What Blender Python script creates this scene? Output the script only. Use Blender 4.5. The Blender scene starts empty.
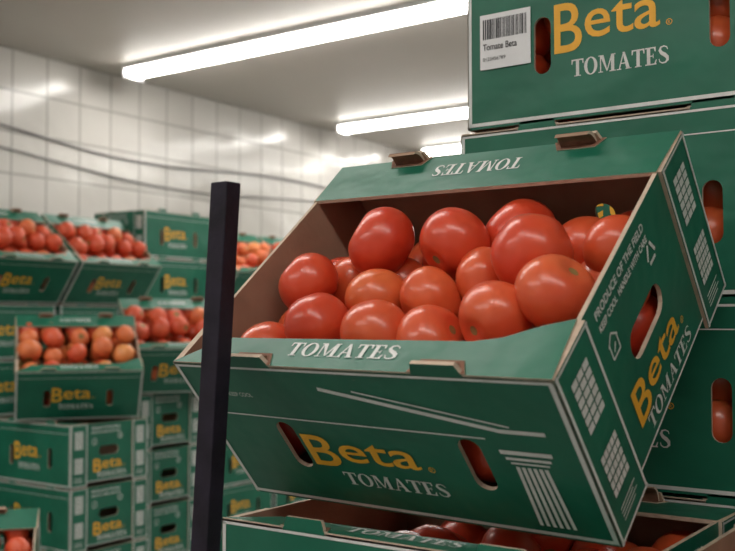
import bpy, bmesh, math, random
from mathutils import Vector, Matrix, Euler
random.seed(7)
scene = bpy.context.scene
COL = scene.collection

# ------------------------------------------------------------------ materials
def new_mat(name):
    m = bpy.data.materials.new(name); m.use_nodes = True
    nt = m.node_tree
    return m, nt, nt.nodes['Principled BSDF']

def noisy(name, col, rough, var=0.12, scale=40, bump=0.0, spec=0.5, bscale=200, wave=0.0, scuff=None):
    m, nt, b = new_mat(name)
    tc = nt.nodes.new('ShaderNodeTexCoord')
    n = nt.nodes.new('ShaderNodeTexNoise'); n.inputs['Scale'].default_value = scale; n.inputs['Detail'].default_value = 5
    r = nt.nodes.new('ShaderNodeValToRGB')
    r.color_ramp.elements[0].position = .3; r.color_ramp.elements[1].position = .7
    r.color_ramp.elements[0].color = tuple(c*(1-var) for c in col)+(1,)
    r.color_ramp.elements[1].color = tuple(min(1, c*(1+var)) for c in col)+(1,)
    nt.links.new(tc.outputs['Object'], n.inputs['Vector'])
    nt.links.new(n.outputs['Fac'], r.inputs['Fac'])
    out = r.outputs['Color']
    if scuff:
        ns = nt.nodes.new('ShaderNodeTexNoise'); ns.inputs['Scale'].default_value = 35; ns.inputs['Detail'].default_value = 8; ns.inputs['Roughness'].default_value = .75
        rs = nt.nodes.new('ShaderNodeValToRGB'); rs.color_ramp.elements[0].position = .66; rs.color_ramp.elements[1].position = .76
        rs.color_ramp.elements[1].color = (.55, .55, .55, 1)
        mx = nt.nodes.new('ShaderNodeMix'); mx.data_type = 'RGBA'
        nt.links.new(tc.outputs['Object'], ns.inputs['Vector']); nt.links.new(ns.outputs['Fac'], rs.inputs['Fac'])
        nt.links.new(rs.outputs['Color'], mx.inputs[0]); nt.links.new(out, mx.inputs[6]); mx.inputs[7].default_value = scuff+(1,)
        out = mx.outputs[2]
    nt.links.new(out, b.inputs['Base Color'])
    b.inputs['Roughness'].default_value = rough
    b.inputs['Specular IOR Level'].default_value = spec
    last = None
    if wave > 0:
        n3 = nt.nodes.new('ShaderNodeTexNoise'); n3.inputs['Scale'].default_value = 9; n3.inputs['Detail'].default_value = 3
        b3 = nt.nodes.new('ShaderNodeBump'); b3.inputs['Strength'].default_value = wave; b3.inputs['Distance'].default_value = .02
        nt.links.new(tc.outputs['Object'], n3.inputs['Vector']); nt.links.new(n3.outputs['Fac'], b3.inputs['Height'])
        last = b3.outputs['Normal']
    if bump > 0:
        n2 = nt.nodes.new('ShaderNodeTexNoise'); n2.inputs['Scale'].default_value = bscale
        bp = nt.nodes.new('ShaderNodeBump'); bp.inputs['Strength'].default_value = bump; bp.inputs['Distance'].default_value = .002
        nt.links.new(tc.outputs['Object'], n2.inputs['Vector'])
        nt.links.new(n2.outputs['Fac'], bp.inputs['Height'])
        if last: nt.links.new(last, bp.inputs['Normal'])
        last = bp.outputs['Normal']
    if last: nt.links.new(last, b.inputs['Normal'])
    return m

M_GREEN = noisy('green_printed_cardboard', (.010, .135, .080), .44, .12, 12, .12, .45, 60, .35, (.10, .26, .19))
M_KRAFT = noisy('kraft_cardboard', (.35, .225, .155), .85, .12, 25, .15, .3)
M_EDGE = noisy('cut_cardboard_edge', (.55, .43, .33), .8, .15, 80)
M_WHITE = noisy('white_print', (.70, .71, .69), .5, .08, 60)
M_ORANGE = noisy('orange_print', (.86, .43, .03), .5, .06, 60)
M_TEAR = noisy('torn_brown_cardboard', (.22, .10, .06), .85, .2, 90)
M_LABEL = noisy('paper_label', (.8, .8, .82), .55, .03, 60)
M_INK = noisy('black_ink', (.02, .02, .025), .6, .1, 60)
M_POST = noisy('dark_painted_wood', (.017, .013, .024), .6, .4, 30, .4, .3, 90)
M_WOOD = noisy('pallet_wood', (.35, .24, .14), .8, .25, 15, .3)
M_FLOOR = noisy('concrete', (.30, .30, .29), .5, .2, 3, .2)
M_CEIL = noisy('painted_ceiling', (.60, .56, .51), .45, .05, 1.2)
M_WALLP = noisy('painted_wall', (.66, .65, .62), .5, .04, 2)
M_METAL = noisy('white_enamel', (.75, .75, .75), .35, .03, 5)
M_CABLE = noisy('grey_cable', (.32, .31, .31), .5, .1, 20)
BOXMATS = [M_GREEN, M_KRAFT, M_EDGE, M_WHITE, M_ORANGE, M_TEAR]
G, K, E, W_, O_, TR = range(6)

def tomato_mat(name, c1, c2, rough=.32, coat=.22):
    m, nt, b = new_mat(name)
    tc = nt.nodes.new('ShaderNodeTexCoord')
    n = nt.nodes.new('ShaderNodeTexNoise'); n.inputs['Scale'].default_value = 16; n.inputs['Detail'].default_value = 3
    r = nt.nodes.new('ShaderNodeValToRGB')
    r.color_ramp.elements[0].position = .35; r.color_ramp.elements[1].position = .72
    r.color_ramp.elements[0].color = c1+(1,); r.color_ramp.elements[1].color = c2+(1,)
    nt.links.new(tc.outputs['Object'], n.inputs['Vector'])
    nt.links.new(n.outputs['Fac'], r.inputs['Fac'])
    nt.links.new(r.outputs['Color'], b.inputs['Base Color'])
    b.inputs['Roughness'].default_value = rough
    b.inputs['Subsurface Weight'].default_value = .15
    b.inputs['Subsurface Radius'].default_value = (.01, .003, .001)
    b.inputs['Subsurface Scale'].default_value = .6
    b.inputs['Coat Weight'].default_value = coat
    b.inputs['Coat Roughness'].default_value = .16
    return m
SCAR = noisy('tomato_stem_scar', (.25, .16, .05), .8, .3, 90)
TM = [tomato_mat('tomato_skin_red', (.62, .050, .020), (.69, .085, .030)),
      tomato_mat('tomato_skin_orange_red', (.66, .085, .030), (.72, .135, .042)),
      tomato_mat('tomato_skin_light_orange_red', (.68, .12, .035), (.73, .17, .05)), SCAR]
TM_BG = [tomato_mat('tomato_skin_ripening_red', (.62, .075, .028), (.70, .12, .045), .45, .05),
         tomato_mat('tomato_skin_ripening_orange', (.68, .15, .05), (.74, .22, .07), .45, .05),
         tomato_mat('tomato_skin_pale_orange', (.72, .24, .07), (.76, .33, .11), .45, .05), SCAR]

def emat(name, col, s):
    m, nt, b = new_mat(name)
    b.inputs['Base Color'].default_value = (.8, .8, .8, 1)
    b.inputs['Emission Color'].default_value = col+(1,)
    b.inputs['Emission Strength'].default_value = s
    return m
M_LAMP = emat('fluorescent_diffuser', (1, .96, .90), 22.5)

# tiles
def tile_mat():
    m, nt, b = new_mat('glazed_white_tiles')
    g = nt.nodes.new('ShaderNodeNewGeometry'); s = nt.nodes.new('ShaderNodeSeparateXYZ')
    add = nt.nodes.new('ShaderNodeMath'); add.operation = 'ADD'
    c = nt.nodes.new('ShaderNodeCombineXYZ')
    nt.links.new(g.outputs['Position'], s.inputs[0])
    nt.links.new(s.outputs['X'], add.inputs[0]); nt.links.new(s.outputs['Y'], add.inputs[1])
    nt.links.new(add.outputs[0], c.inputs['X']); nt.links.new(s.outputs['Z'], c.inputs['Y'])
    br = nt.nodes.new('ShaderNodeTexBrick'); br.offset = 0; br.squash = 1
    br.inputs['Scale'].default_value = 1; br.inputs['Brick Width'].default_value = .2; br.inputs['Row Height'].default_value = .2
    br.inputs['Mortar Size'].default_value = .006; br.inputs['Mortar Smooth'].default_value = .3
    br.inputs['Color1'].default_value = (.58, .56, .525, 1); br.inputs['Color2'].default_value = (.64, .62, .585, 1)
    br.inputs['Mortar'].default_value = (.38, .365, .34, 1)
    nt.links.new(c.outputs[0], br.inputs['Vector'])
    nt.links.new(br.outputs['Color'], b.inputs['Base Color'])
    n = nt.nodes.new('ShaderNodeTexNoise'); n.inputs['Scale'].default_value = 3.0
    nt.links.new(g.outputs['Position'], n.inputs['Vector'])
    b1 = nt.nodes.new('ShaderNodeBump'); b1.inputs['Strength'].default_value = .5; b1.inputs['Distance'].default_value = .03
    nt.links.new(n.outputs['Fac'], b1.inputs['Height'])
    b2 = nt.nodes.new('ShaderNodeBump'); b2.inputs['Strength'].default_value = .6; b2.inputs['Distance'].default_value = .003; b2.invert = True
    nt.links.new(br.outputs['Fac'], b2.inputs['Height']); nt.links.new(b1.outputs['Normal'], b2.inputs['Normal'])
    nt.links.new(b2.outputs['Normal'], b.inputs['Normal'])
    b.inputs['Roughness'].default_value = .19
    b.inputs['Specular IOR Level'].default_value = .55
    return m
M_TILE = tile_mat()

# ------------------------------------------------------------------ helpers
def link(o, parent=None):
    COL.objects.link(o)
    if parent: o.parent = parent
    return o

def box_bm(bm, lo, hi, mi=0):
    vs = [bm.verts.new((x, y, z)) for x in (lo[0], hi[0]) for y in (lo[1], hi[1]) for z in (lo[2], hi[2])]
    for f in ((0,1,3,2),(4,6,7,5),(0,4,5,1),(2,3,7,6),(0,2,6,4),(1,5,7,3)):
        fc = bm.faces.new([vs[i] for i in f]); fc.material_index = mi

def obj_from_bm(bm, name, mats, parent=None, bevel=0, smooth=False):
    bmesh.ops.recalc_face_normals(bm, faces=bm.faces)
    me = bpy.data.meshes.new(name); bm.to_mesh(me); bm.free()
    for m in mats: me.materials.append(m)
    if smooth:
        for p in me.polygons: p.use_smooth = True
    o = link(bpy.data.objects.new(name, me), parent)
    if bevel:
        md = o.modifiers.new('bevel', 'BEVEL'); md.width = bevel; md.segments = 2
    return o

def slab(name, lo, hi, mat, **k):
    bm = bmesh.new(); box_bm(bm, lo, hi); return obj_from_bm(bm, name, [mat], **k)

def frame(o, u, v):
    u = Vector(u); v = Vector(v); n = u.cross(v)
    M = Matrix.Identity(4)
    for i in range(3):
        M[i][0] = u[i]; M[i][1] = v[i]; M[i][2] = n[i]; M[i][3] = o[i]
    return M

def curve_mesh(splines, extr):
    cu = bpy.data.curves.new('tmp', 'CURVE'); cu.dimensions = '2D'; cu.fill_mode = 'BOTH'; cu.extrude = extr
    for pts in splines:
        sp = cu.splines.new('POLY'); sp.points.add(len(pts)-1)
        for i, p in enumerate(pts): sp.points[i].co = (p[0], p[1], 0, 1)
        sp.use_cyclic_u = True
    o = bpy.data.objects.new('tmp', cu); COL.objects.link(o)
    bpy.context.view_layer.update()
    me = bpy.data.meshes.new_from_object(o.evaluated_get(bpy.context.evaluated_depsgraph_get()))
    bpy.data.objects.remove(o); bpy.data.curves.remove(cu)
    return me

def text_mesh(body, size, offset=0.0):
    cu = bpy.data.curves.new('tmp', 'FONT'); cu.body = body; cu.size = size; cu.offset = offset; cu.resolution_u = 4
    o = bpy.data.objects.new('tmp', cu); COL.objects.link(o)
    bpy.context.view_layer.update()
    me = bpy.data.meshes.new_from_object(o.evaluated_get(bpy.context.evaluated_depsgraph_get()))
    bpy.data.objects.remove(o); bpy.data.curves.remove(cu)
    return me

def merge(bm, me, M, matfn):
    vs = [bm.verts.new(M @ v.co) for v in me.vertices]
    for p in me.polygons:
        try: f = bm.faces.new([vs[i] for i in p.vertices])
        except ValueError: continue
        f.material_index = matfn(p.normal)
    bpy.data.meshes.remove(me)

def stadium(cx, cy, w, h, n=8):
    r = min(w, h)/2; pts = []
    if h >= w: cs = [((cx, cy+h/2-r), 0), ((cx, cy-h/2+r), math.pi)]
    else: cs = [((cx+w/2-r, cy), -math.pi/2), ((cx-w/2+r, cy), math.pi/2)]
    for (a, b), st in cs:
        for i in range(n+1):
            t = st+math.pi*i/n; pts.append((a+r*math.cos(t), b+r*math.sin(t)))
    return pts

T = .004
def plate(bm, outline, holes, M, outer=G, inner=K, edge=E, t=T):
    me = curve_mesh([outline]+holes, t/2)
    M2 = M @ Matrix.Translation((0, 0, -t/2))
    merge(bm, me, M2, lambda n: outer if n.z > .5 else (inner if n.z < -.5 else edge))

def poly(bm, pts, M, mi, h=.0006):
    vs = [bm.verts.new(M @ Vector((p[0], p[1], h))) for p in pts]
    f = bm.faces.new(vs); f.material_index = mi
    return f

def line(bm, p, q, w, M, mi, h=.0006):
    p = Vector(p); q = Vector(q); d = (q-p).normalized(); n = Vector((-d.y, d.x))*w/2
    poly(bm, [p-n, q-n, q+n, p+n], M, mi, h)

def text(bm, body, x, y, width, size, M, mi, offset=0, h=.0007):
    me = text_mesh(body, size, offset)
    xs = [v.co.x for v in me.vertices]; w = max(xs)-min(xs); k = width/w; x0 = min(xs)
    merge(bm, me, M @ Matrix.Translation((x, y, h)) @ Matrix.Diagonal((k, 1, 1, 1)) @ Matrix.Translation((-x0, 0, 0)), lambda n: mi)

# roman serif letters, unit height
def letter(ch):
    P = []; TK, TN, SR = .20, .07, .055
    def q(a, b, c, d): P.append([a, b, c, d])
    def rect(x0, y0, x1, y1): q((x0, y0), (x1, y0), (x1, y1), (x0, y1))
    def foot(xc, y, w): rect(xc-w/2, y, xc+w/2, y+SR)
    if ch == 'T':
        rect(.28, 0, .28+TK, 1); rect(0, .92, .76, 1); foot(.38, 0, .40)
        q((0, .72), (.05, .72), (.09, .93), (0, .93)); q((.71, .72), (.76, .72), (.76, .93), (.67, .93)); return P, .80
    if ch == 'O':
        n = 20
        for i in range(n):
            a0 = 2*math.pi*i/n; a1 = 2*math.pi*(i+1)/n
            f = lambda a, rx, ry: (.42+rx*math.cos(a), .5+ry*math.sin(a))
            q(f(a0, .42, .52), f(a1, .42, .52), f(a1, .22, .46), f(a0, .22, .46))
        return P, .90
    if ch == 'M':
        rect(.10, 0, .10+TN, 1); foot(.14, 0, .28); rect(.78, 0, .78+TK, 1); foot(.88, 0, .40)
        rect(0, .945, .16, 1); rect(.84, .945, 1.06, 1)
        q((.10, 1), (.50, .06), (.56, .06), (.32, 1)); q((.50, .06), (.56, .06), (.90, 1), (.80, 1)); return P, 1.14
    if ch == 'A':
        q((.10, 0), (.17, 0), (.44, 1), (.38, 1)); q((.58, 0), (.80, 0), (.48, 1), (.34, 1))
        rect(.22, .32, .66, .38); foot(.13, 0, .28); foot(.70, 0, .36); return P, .90
    if ch == 'E':
        rect(.10, 0, .10+TK, 1); rect(0, 0, .66, .07); rect(0, .93, .62, 1); rect(.2, .47, .48, .53)
        q((.60, 0), (.68, .28), (.63, .28), (.52, .05)); q((.62, 1), (.62, .74), (.57, .74), (.50, .95)); rect(.45, .38, .49, .62); return P, .76
    if ch == 'S':
        c = [(.55, .76, .04), (.50, .90, .06), (.34, .97, .07), (.16, .92, .10), (.10, .76, .17), (.20, .60, .20), (.38, .48, .22), (.52, .34, .20), (.54, .17, .15), (.42, .05, .09), (.24, .03, .07), (.09, .12, .06), (.05, .28, .04)]
        L = []
        for i, (x, y, w) in enumerate(c):
            a = c[max(0, i-1)]; b = c[min(len(c)-1, i+1)]
            d = Vector((b[0]-a[0], b[1]-a[1])).normalized()
            L.append(((x-d.y*w/2, y+d.x*w/2), (x+d.y*w/2, y-d.x*w/2)))
        for i in range(len(L)-1): q(L[i][0], L[i][1], L[i+1][1], L[i+1][0])
        return P, .68
    return P, .5

def serif(bm, word, x, y, width, height, M, mi):
    ws = [letter(c)[1] for c in word]; tot = sum(ws); kx = width/tot; cx = 0
    for c, w in zip(word, ws):
        for pl in letter(c)[0]:
            poly(bm, [(x+(cx+p[0])*kx, y+p[1]*height) for p in pl], M, mi, .0007)
        cx += w

def beta(bm, x, z, w, cap, M):
    # large B dropping under the baseline then "eta"
    text(bm, 'B', x, z-cap*.28, w*.26, cap*1.85, M, O_, .0006)
    text(bm, 'eta', x+w*.285, z, w*.66, cap*1.50, M, O_, .0004)
    cx, cy = x+w*1.02, z+cap*.05
    for i in range(12):
        a0 = math.tau*i/12; a1 = math.tau*(i+1)/12
        poly(bm, [(cx+r*math.cos(a), cy+r*math.sin(a)) for r, a in ((.0035, a0), (.0035, a1), (.0027, a1), (.0027, a0))], M, O_)
    text(bm, 'R', cx-.0014, cy-.0019, .0028, .0052, M, O_)

def column(bm, x0, x1, z0, z1, M):
    w = x1-x0
    line(bm, (x0-.005, z1), (x1+.005, z1), .0045, M, W_)
    line(bm, (x0-.002, z1-.007), (x1+.002, z1-.007), .003, M, W_)
    line(bm, (x0+.001, z1-.012), (x1-.001, z1-.012), .002, M, W_)
    n = 6
    for i in range(n):
        f = (i+.5)/n
        line(bm, (x0+.003+(w-.006)*f, z1-.016), (x0+w*f, z0), w/n*.55, M, W_)

def table(bm, cx, cy, w, h, M, cols=3, rows=6):
    for r in range(rows):
        for c in range(cols):
            x = cx-w/2+w*c/cols; y = cy-h/2+h*r/rows
            poly(bm, [(x, y), (x+w/cols*.86, y), (x+w/cols*.86, y+h/rows*.78), (x, y+h/rows*.78)], M, W_)

def face_long(bm, M, L, s, variant):
    holes = [stadium(.098, .080*s, .021, .060*s), stadium(.298, .080*s, .021, .060*s)]
    H = .18*s
    tab = []
    for xc in (.30, .10):
        tab += [(xc+.024, H), (xc+.020, H+.011), (xc-.020, H+.011), (xc-.024, H)]
    plate(bm, [(0, 0), (L, 0), (L, H)]+tab+[(0, H)], holes, M)
    if variant == 'temple':
        beta(bm, .113, .066*s, .132, .031*s, M)
        serif(bm, 'TOMATES', .140, .034*s, .115, .0165*s, M, W_)
        column(bm, .331, .367, .014, .100*s, M)
        L2 = [((.168, .157*s), (.335, .1235*s), .0042), ((.3345, .1235*s), (.374, .1235*s), .0042), ((.205, .1565*s), (.345, .1285*s), .0018),
              ((.028, .117*s), (.318, .1135*s), .0017)]
    else:
        beta(bm, .113, .080*s, .130, .040*s, M)
        serif(bm, 'TOMATES', .134, .042*s, .112, .0175*s, M, W_)
        L2 = [((.004, .155*s), (L-.004, .155*s), .0013)]
    L2 += [((.004, .005), (L-.004, .005), .0042), ((.002, H-.003), (L-.002, H-.003), .0026),
           ((.0035, .003), (.0035, H-.003), .0042), ((L-.0035, .003), (L-.0035, H-.003), .0042)]
    for a, b, w in L2:
        line(bm, a, b, w, M, W_)
    if variant == 'temple':
        text(bm, 'KEEP COOL', .052, .141*s, .03, .007, M, W_)
        for i in range(12):
            a0 = math.tau*i/12; a1 = math.tau*(i+1)/12
            poly(bm, [(.044+r*math.cos(a), .1435*s+r*math.sin(a)) for r, a in ((.005, a0), (.005, a1), (.004, a1), (.004, a0))], M, W_)

def face_end(bm, M, Wd, s):
    H = .18*s; w = .066
    Mi = M @ Matrix.Translation((0, 0, -.0035))
    plate(bm, [(.003, .010), (Wd-.003, .010), (Wd-.003, H), (.003, H)], [stadium(Wd/2-.004, .098*s, .082, .030)], Mi)
    for a, b in ((0, w), (Wd-w, Wd)):
        plate(bm, [(a, 0), (b, 0), (b, H), (a, H)], [], M, t=.0035)
        line(bm, (a+.0025, 0), (a+.0025, H), .0034, M, W_); line(bm, (b-.0025, 0), (b-.0025, H), .0034, M, W_)
        line(bm, (a, .0025), (b, .0025), .003, M, W_); line(bm, (a, H-.002), (b, H-.002), .002, M, W_)
        table(bm, (a+b)/2, .135*s, .034, .052*s, M)
        table(bm, (a+b)/2, .062*s, .034, .045*s, M, 5, 5)
        for i in range(4):
            line(bm, ((a+b)/2-.017, (.026-.004*i)*s), ((a+b)/2+.017-.006*(i % 2), (.026-.004*i)*s), .0012, M, W_)
    beta(bm, .094, .046*s, .126, .029*s, Mi)
    serif(bm, 'TOMATES', .108, .020*s, .125, .0155*s, Mi, W_)
    text(bm, 'PRODUCE OF THE FIELD', .085, .162*s, .12, .011, Mi, W_, .00025)
    text(bm, 'KEEP COOL  HANDLE WITH CARE', .085, .150*s, .12, .009, Mi, W_, .00025)
    # recycling triangle + house mark
    c = (.205, .137*s); r = .010
    for i in range(3):
        a0 = math.pi/2+i*math.tau/3+.25; a1 = math.pi/2+(i+1)*math.tau/3-.25
        line(bm, (c[0]+r*math.cos(a0), c[1]+r*math.sin(a0)), (c[0]+r*math.cos(a1), c[1]+r*math.sin(a1)), .0034, Mi, W_)
    x, y = .090, .118*s
    for p, q in (((x, y), (x+.016, y)), ((x, y), (x, y+.014)), ((x+.016, y), (x+.016, y+.014)), ((x-.002, y+.013), (x+.008, y+.021)), ((x+.018, y+.013), (x+.008, y+.021)), ((x+.005, y+.004), (x+.011, y+.010))):
        line(bm, p, q, .0017, Mi, W_)
    line(bm, (w, .0125), (Wd-w, .0125), .0025, Mi, W_)

def ledge(bm, M, L, inner, word_x, word_w, wy, wh):
    """inner: inner-edge outline points from right to left"""
    out = [(0.001, 0)]
    for xc in (.10, .30):
        out += [(xc-.024, 0), (xc-.019, .012), (xc+.019, .012), (xc+.024, 0)]
    out += [(L-.001, 0)] + inner
    plate(bm, out, [], M)
    serif(bm, 'TOMATES', word_x, wy, word_w, wh, M, W_)
    for xc in (.10, .30):   # torn kraft lip around the slot
        plate(bm, [(xc-.022, .0), (xc-.017, .011), (xc+.017, .011), (xc+.022, 0), (xc+.027, 0), (xc+.020, .0145), (xc-.020, .0145), (xc-.027, 0)], [], M @ Matrix.Translation((0, 0, .0012)), outer=TR, t=.001)

def tab_flap(bm, xc, y, z, sgn):
    # curled kraft stacking tab standing above the rim
    n = 6; rows = []
    for i in range(n+1):
        a = i/n*1.5
        yy = y+sgn*(.010*(1-math.cos(a))); zz = z+.016*math.sin(a)
        rows.append((yy, zz, .019-.002*i/n))
    vs = [[bm.verts.new((xc-w, a, b)), bm.verts.new((xc+w, a, b))] for a, b, w in rows]
    for i in range(n):
        f = bm.faces.new((vs[i][0], vs[i][1], vs[i+1][1], vs[i+1][0])); f.material_index = TR
    vs2 = [[bm.verts.new((xc-w, a+sgn*.0035, b-.001)), bm.verts.new((xc+w, a+sgn*.0035, b-.001))] for a, b, w in rows]
    for i in range(n):
        f = bm.faces.new((vs2[i][1], vs2[i][0], vs2[i+1][0], vs2[i+1][1])); f.material_index = TR
    for k in (0, 1):
        for i in range(n):
            f = bm.faces.new((vs[i][k], vs[i+1][k], vs2[i+1][k], vs2[i][k])); f.material_index = E
    f = bm.faces.new((vs[n][0], vs[n][1], vs2[n][1], vs2[n][0])); f.material_index = K

def make_box_mesh(name, L, Wd, H, variant='temple'):
    s = H/.18
    bm = bmesh.new()
    fr = frame((0, 0, 0), (1, 0, 0), (0, 0, 1))
    bk = frame((L, Wd, 0), (-1, 0, 0), (0, 0, 1))
    rt = frame((L, 0, 0), (0, 1, 0), (0, 0, 1))
    lf = frame((0, Wd, 0), (0, -1, 0), (0, 0, 1))
    face_long(bm, fr, L, s, variant); face_long(bm, bk, L, s, variant)
    face_end(bm, rt, Wd, s); face_end(bm, lf, Wd, s)
    ledge(bm, frame((0, 0, H+.0015), (1, 0, 0), (0, 1, 0)), L,
          [(L-.006, .066), (L-.030, .058), (L-.060, .043), (L-.085, .038), (.052, .035), (.045, .033)], .135, .120, .0135, .0165)
    ledge(bm, frame((L, Wd, H+.0015), (-1, 0, 0), (0, -1, 0)), L, [(L-.004, .068), (.004, .068)], .152, .105, .020, .020)
    plate(bm, [(T, T), (L-T, T), (L-T, Wd-T), (T, Wd-T)], [], frame((0, 0, .014), (1, 0, 0), (0, 1, 0)), outer=K, inner=K)
    for xc in (.10, .30):
        tab_flap(bm, xc, Wd-.003, H+.002, -1)
    me = bpy.data.meshes.new(name); bm.to_mesh(me); bm.free()
    for m in BOXMATS: me.materials.append(m)
    return me

L, WD = .400, .323
ME_MAIN = make_box_mesh('tomato_box_mesh', L, .331, .180)
ME_BOX = make_box_mesh('cardboard_box_mesh', L, WD, .199)
ME_PLAIN = make_box_mesh('plain_front_box_mesh', L, WD, .199, 'plain')

# ------------------------------------------------------------------ tomatoes
def add_tomato(bm, c, r, mi, seg=28, rings=18, rot=None):
    rot = rot or Euler((random.uniform(-2.6, 2.6), random.uniform(-1.2, 1.2), random.uniform(0, 6.28)))
    R = rot.to_matrix(); ph = random.uniform(0, 6.28); lob = random.choice((4, 5, 6)); amp = random.uniform(.008, .025); flat = random.uniform(.84, .93)
    ax = random.uniform(.96, 1.05)
    grid = []
    for i in range(rings+1):
        t = math.pi*i/rings; row = []
        for j in range(seg):
            p = math.tau*j/seg
            rad = 1+amp*math.cos(lob*p+ph)*math.sin(t)**.7*(1+.5*math.cos(t))
            x = math.sin(t)**.93*math.cos(p)*rad*ax; y = math.sin(t)**.93*math.sin(p)*rad
            z = math.cos(t)*flat
            z -= .15*math.exp(-(t/.30)**2); z += .05*math.exp(-((math.pi-t)/.25)**2)
            if i in (0, rings) and j > 0: row.append(row[0]); continue
            row.append(bm.verts.new(Vector(c)+R @ Vector((x, y, z))*r))
        grid.append(row)
    for i in range(rings):
        for j in range(seg):
            a, b, c_, d = grid[i][j], grid[i][(j+1) % seg], grid[i+1][(j+1) % seg], grid[i+1][j]
            vs = []
            for v in (a, d, c_, b):
                if v not in vs: vs.append(v)
            f = bm.faces.new(vs); f.material_index = 3 if i == 0 else mi; f.smooth = True

def tomatoes_obj(name, lst, parent, seg=28, rings=18):
    bm = bmesh.new()
    for (c, r, mi) in lst: add_tomato(bm, c, r, mi, seg, rings)
    bmesh.ops.recalc_face_normals(bm, faces=bm.faces)
    me = bpy.data.meshes.new(name); bm.to_mesh(me); bm.free()
    for m in TM: me.materials.append(m)
    return link(bpy.data.objects.new(name, me), parent)

def fill_mesh(seed, ztop=.163, mats=(0, 1, 1, 2, 2), skip=0, MT=None):
    random.seed(seed); bm = bmesh.new()
    for z in (.055, .115, ztop):
        off = .018 if z == .115 else 0
        for i in range(5):
            for j in range(4):
                if z > .12 and i < skip: continue
                x = .042+i*.0785+off*.3+random.uniform(-.009, .009); y = .044+j*.078+off*.3+random.uniform(-.009, .009)
                if z > .14 and (j == 0 or j == 3): zz = z-.012
                elif z > .14: zz = z+random.uniform(-.005, .032)
                else: zz = z+random.uniform(-.004, .018)
                add_tomato(bm, (min(x, .358), min(y, .283), zz), random.uniform(.032, .040), random.choice(mats), 20, 12)
    bmesh.ops.recalc_face_normals(bm, faces=bm.faces)
    me = bpy.data.meshes.new('tomato_fill'); bm.to_mesh(me); bm.free()
    for m in (MT or TM): me.materials.append(m)
    return me
FILLS = [fill_mesh(3, .175, (0, 1, 1, 2), 0, TM_BG), fill_mesh(11, .175, (0, 0, 0, 1), 0, TM_BG), fill_mesh(5, .138, (0, 0, 1), 1)]

# ------------------------------------------------------------------ room
slab('floor', (-4.2, -2.6, -.1), (2.7, 9.7, 0), M_FLOOR)
slab('ceiling', (-4.2, -2.6, 2.8), (2.7, 9.7, 2.9), M_CEIL)
slab('wall_left', (-4.2, -2.6, 0), (-4.1, 9.7, 2.8), M_TILE)
slab('wall_far', (-4.1, 9.6, 0), (2.6, 9.7, 2.8), M_TILE)
slab('wall_right', (2.6, -2.6, 0), (2.7, 9.7, 2.8), M_WALLP)
slab('wall_near', (-4.1, -2.6, 0), (2.6, -2.5, 2.8), M_WALLP)

def lamp(x0, x1, y):
    e = link(bpy.data.objects.new('fluorescent_ceiling_light', None)); e.location = (x0, y, 2.8)
    Lx = x1-x0
    bm = bmesh.new(); box_bm(bm, (0, -.062, -.026), (Lx, .062, 0))
    box_bm(bm, (-.012, -.066, -.066), (.0, .066, 0)); box_bm(bm, (Lx, -.066, -.066), (Lx+.012, .066, 0))
    obj_from_bm(bm, 'housing', [M_METAL], e)
    bm = bmesh.new(); n = 10; ra = []
    for xx in (.001, Lx-.001):
        ra.append([bm.verts.new((xx, -.060*math.cos(math.pi*i/n), -.0265-.036*math.sin(math.pi*i/n))) for i in range(n+1)])
    for i in range(n): bm.faces.new((ra[0][i], ra[0][i+1], ra[1][i+1], ra[1][i]))
    bm.faces.new(ra[0]); bm.faces.new(ra[1]); bm.faces.new((ra[0][0], ra[1][0], ra[1][n], ra[0][n]))
    obj_from_bm(bm, 'diffuser', [M_LAMP], e)
for x0, x1, y in ((-3.88, -1.45, 3.46), (-3.88, -1.45, 5.27), (-3.90, -1.45, 6.35), (-3.9, -1.45, 8.1),
                  (-.9, 1.5, 3.47), (-.9, 1.5, 5.27), (-3.4, -.95, 1.0), (-.75, 1.7, -.35), (-3.2, -.8, -1.2)):  # unseen lamps above and behind the camera are added to light the foreground
    lamp(x0, x1, y)

def cable(name, pts, r, mat):
    cu = bpy.data.curves.new(name, 'CURVE'); cu.dimensions = '3D'; cu.bevel_depth = r; cu.bevel_resolution = 3
    sp = cu.splines.new('BEZIER'); sp.bezier_points.add(len(pts)-1)
    for i, p in enumerate(pts):
        bp = sp.bezier_points[i]; bp.co = p; bp.handle_left_type = bp.handle_right_type = 'AUTO'
    cu.materials.append(mat)
    return link(bpy.data.objects.new(name, cu))
cable('electrical_cable', [(-4.09, -2, 2.42), (-4.09, 2.6, 2.44), (-4.09, 3.6, 2.36), (-4.09, 5.0, 2.41), (-4.09, 6.5, 2.34), (-4.09, 9.4, 2.40)], .006, M_CABLE)
cable('electrical_cable', [(-4.09, -2, 2.30), (-4.09, 2.6, 2.33), (-4.09, 3.9, 2.24), (-4.09, 5.4, 2.30), (-4.09, 7.5, 2.26), (-4.09, 9.4, 2.30)], .005, M_CABLE)

# ------------------------------------------------------------------ stacks
def pallet(x0, y0, w, d, h):
    bm = bmesh.new()
    for i in range(5):
        y = y0+i*(d-.07)/4
        box_bm(bm, (x0, y, h-.02), (x0+w, y+.07, h-.001))
    for x in (x0, x0+w/2-.04, x0+w-.08):
        box_bm(bm, (x, y0, .02), (x+.08, y0+d, h-.02))
        box_bm(bm, (x, y0, 0), (x+.08, y0+d, .02))
    obj_from_bm(bm, 'wooden_pallet', [M_WOOD])

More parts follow.
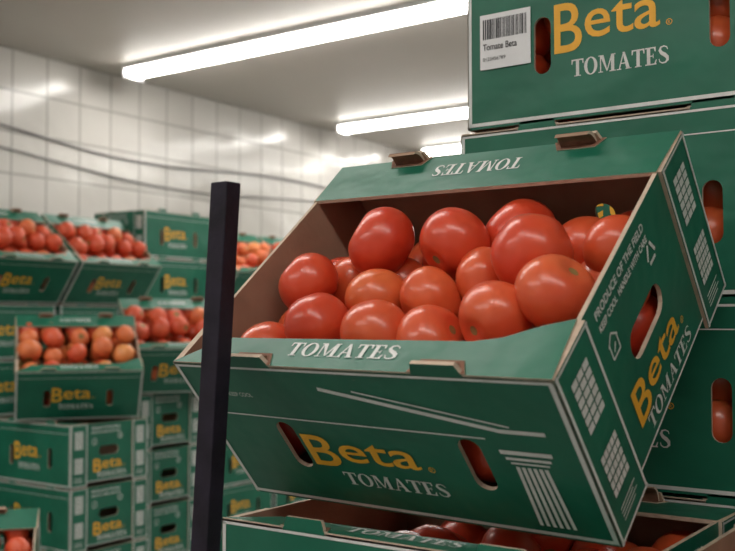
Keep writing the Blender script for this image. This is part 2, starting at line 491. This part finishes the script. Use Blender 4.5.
def put(mesh, loc, rz, rx=0, name='tomato_box', fill=None):
    o = link(bpy.data.objects.new(name, mesh)); o.location = loc
    o.rotation_euler = (rx, 0, rz)
    if fill is not None: link(bpy.data.objects.new('tomatoes', FILLS[fill]), o)
    return o
P = .2045
def jit(a=.004): return random.uniform(-a, a)

# right-hand stack (long faces towards the viewer's side, -Y)
Y0 = 1.05; XL = -.587
pallet(XL, Y0, .82, .34, .093)
for k in range(10):
    z = .093+k*P
    dx = {7: -.010, 8: .0, 6: -.004}.get(k, jit(.003))
    o = put(ME_PLAIN, (XL+dx, Y0, z), 0, fill=2 if k in (5, 6, 7, 8) else None)
    if k == 8: TOPBOX = o
    put(ME_PLAIN, (XL+dx+.409, Y0+.004, z), 0)
# label on the top visible carton
bm = bmesh.new(); box_bm(bm, (.018, -.0022, .070), (.084, -.0012, .136), 0)
x = .022
random.seed(5)
while x < .078:
    w = random.choice((.0006, .001, .0016)); box_bm(bm, (x, -.0026, .106), (x+w, -.0021, .130), 1); x += w+random.choice((.0007, .0012))
lab = obj_from_bm(bm, 'label', [M_LABEL, M_INK], TOPBOX)
bm = bmesh.new(); text(bm, 'Tomate Beta', .022, .093, .045, .011, frame((0, -.0022, 0), (1, 0, 0), (0, 0, 1)), 0, .0001)
text(bm, '0123456789', .022, .080, .030, .006, frame((0, -.0022, 0), (1, 0, 0), (0, 0, 1)), 0)
obj_from_bm(bm, 'label_print', [M_INK], TOPBOX)

# lower stack in front of it (carries the tilted box)
YL = .717; XF = -.673
ztop = 1.31-.199
pallet(XF, YL, .82, .32, ztop-5*P)
for k in range(6):
    z = ztop-(5-k)*P
    if k == 5:
        put(ME_BOX, (XF, YL, z), 0, fill=2)
        put(ME_BOX, (XF+.412, YL-.004, z), 0, fill=2)
    else:
        put(ME_BOX, (XF, YL, z), 0); put(ME_BOX, (XF+.412, YL-.004, z), 0)

# ------------------------------------------------------------------ hero box
hero = link(bpy.data.objects.new('tomato_box', ME_MAIN))
hero.location = (-.693, .791, 1.324)
hero.rotation_euler = Euler((math.radians(40.5), math.radians(.45), math.radians(-2.8)), 'XYZ')
random.seed(21)
TL = [((.116, .210, .158), .0375, 0), ((.206, .206, .156), .0355, 0), ((.056, .150, .155), .0325, 0), ((.110, .086, .154), .0330, 0),
      ((.142, .142, .140), .0320, 2), ((.205, .140, .140), .0315, 1), ((.184, .076, .150), .0330, 1), ((.240, .078, .144), .033, 1),
      ((.058, .060, .140), .032, 1), ((.299, .098, .153), .0335, 1), ((.306, .172, .164), .0370, 0), ((.248, .172, .136), .030, 1),
      ((.349, .120, .162), .0335, 1), ((.252, .246, .134), .036, 0), ((.364, .214, .136), .0315, 1), ((.070, .196, .114), .033, 1),
      ((.318, .240, .116), .033, 1), ((.165, .243, .104), .034, 0), ((.355, .268, .100), .033, 0), ((.045, .262, .076), .035, 0),
      ((.120, .270, .078), .036, 1), ((.200, .275, .080), .036, 0), ((.280, .280, .082), .035, 1), ((.350, .050, .135), .034, 1), ((.270, .045, .130), .034, 0),
      ((.130, .040, .125), .034, 0), ((.200, .040, .125), .034, 1)]
for i in range(5):
    for j in range(4):
        TL.append(((.042+i*.079, .048+j*.076, .055), .036, random.choice((0, 1))))
        if j < 3: TL.append(((.045+i*.077, .05+j*.075, .105), .035, random.choice((0, 1))))
tomatoes_obj('tomatoes', TL, hero, 40, 28)

# ------------------------------------------------------------------ post
bm = bmesh.new()
tp = Vector((-.597, .638, 1.620)); bt = Vector((-.707, .640, 0))
vs = []
for c in (bt, tp):
    for sx, sy in ((-1, -1), (1, -1), (1, 1), (-1, 1)):
        vs.append(bm.verts.new((c.x+sx*.0096, c.y+sy*.009, c.z)))
bm.faces.new(vs[0:4]); bm.faces.new(vs[4:8])
for i in range(4): bm.faces.new((vs[i], vs[(i+1) % 4], vs[4+(i+1) % 4], vs[4+i]))
obj_from_bm(bm, 'wooden_post', [M_POST], bevel=.0012)

# ------------------------------------------------------------------ background
R90 = math.radians(90)
def display(xf, y0, z, tilt, fill, rz=90):
    """open box propped up at the back by a folded cardboard wedge"""
    t = math.radians(tilt)
    o = put(ME_PLAIN, (xf, y0, z), math.radians(rz), t, fill=fill)
    bm = bmesh.new(); h = math.tan(t)*.24
    a = [(.02, .24, 0), (.38, .24, 0), (.38, .03, 0), (.02, .03, 0), (.02, .24, h), (.38, .24, h), (.02, .03, .01), (.38, .03, .01)]
    M = Matrix.Rotation(-t, 4, 'X')
    v = [bm.verts.new(M @ Vector((p[0], p[1], p[2]))) for p in a]
    for f in ((0,1,2,3), (0,4,5,1), (4,6,7,5), (3,6,4,0), (1,5,7,2), (3,2,7,6)): bm.faces.new([v[i] for i in f])
    obj_from_bm(bm, 'support_wedge', [M_KRAFT], o)

def bstack(xf, y0, zb, n, top=None, tilt=24, fill=0):
    """stack of cartons with long faces towards +X; xf = front plane"""
    pallet(xf-WD, y0, WD, L, zb)
    for k in range(n): put(ME_PLAIN, (xf+jit(), y0+jit(), zb+k*P), R90)
    if top == 'open': display(xf+.01, y0, zb+n*P, tilt, fill)

XW = -3.17
cols = [1.63, 2.05, 2.47, 2.90, 3.33, 3.75, 4.2, 4.65, 5.1]
tops = ['open', 'open', 'open', None, 'open', 'open', None, None, 'open']
ns = [7, 7, 7, 9, 7, 7, 7, 7, 7]
for i, (y, t, n) in enumerate(zip(cols, tops, ns)):
    bstack(XW, y, .134, n, t, 38, (i+1) % 2 if i == 2 else i % 2)

def nstack(xr, y0, zb, n, top=None, fill=0):
    """stack with long faces towards -Y, end panels towards +X"""
    pallet(xr-L, y0, L, WD, zb)
    for k in range(n): put(ME_PLAIN, (xr-L+jit(), y0+jit(), zb+k*P), 0)
nstack(-2.60, 2.08, .150, 5)
nstack(-2.75, 2.49, .215, 5)
nstack(-2.03, 1.29, .070, 3)
# display boxes standing on those stacks, turned to the aisle
display(-2.83, 2.03, .150+5*P, 34, 0, 55)
display(-2.78, 2.45, .215+5*P, 34, 1, 58)
display(-2.27, 1.20, .070+3*P, 34, 1, 50)

# ------------------------------------------------------------------ world + camera
w = bpy.data.worlds.new('world'); scene.world = w; w.use_nodes = True
w.node_tree.nodes['Background'].inputs[0].default_value = (.6, .65, .7, 1); w.node_tree.nodes['Background'].inputs[1].default_value = .2
cd = bpy.data.cameras.new('camera'); cam = link(bpy.data.objects.new('camera', cd))
cd.sensor_width = 36; cd.lens = 49; cd.clip_start = .02
cam.location = (0, 0, 1.5)
cam.rotation_euler = (math.radians(90+2.6), 0, math.radians(35))
cd.dof.use_dof = True; cd.dof.focus_distance = 1.02; cd.dof.aperture_fstop = 8
scene.camera = cam
scene.view_settings.view_transform = 'Standard'
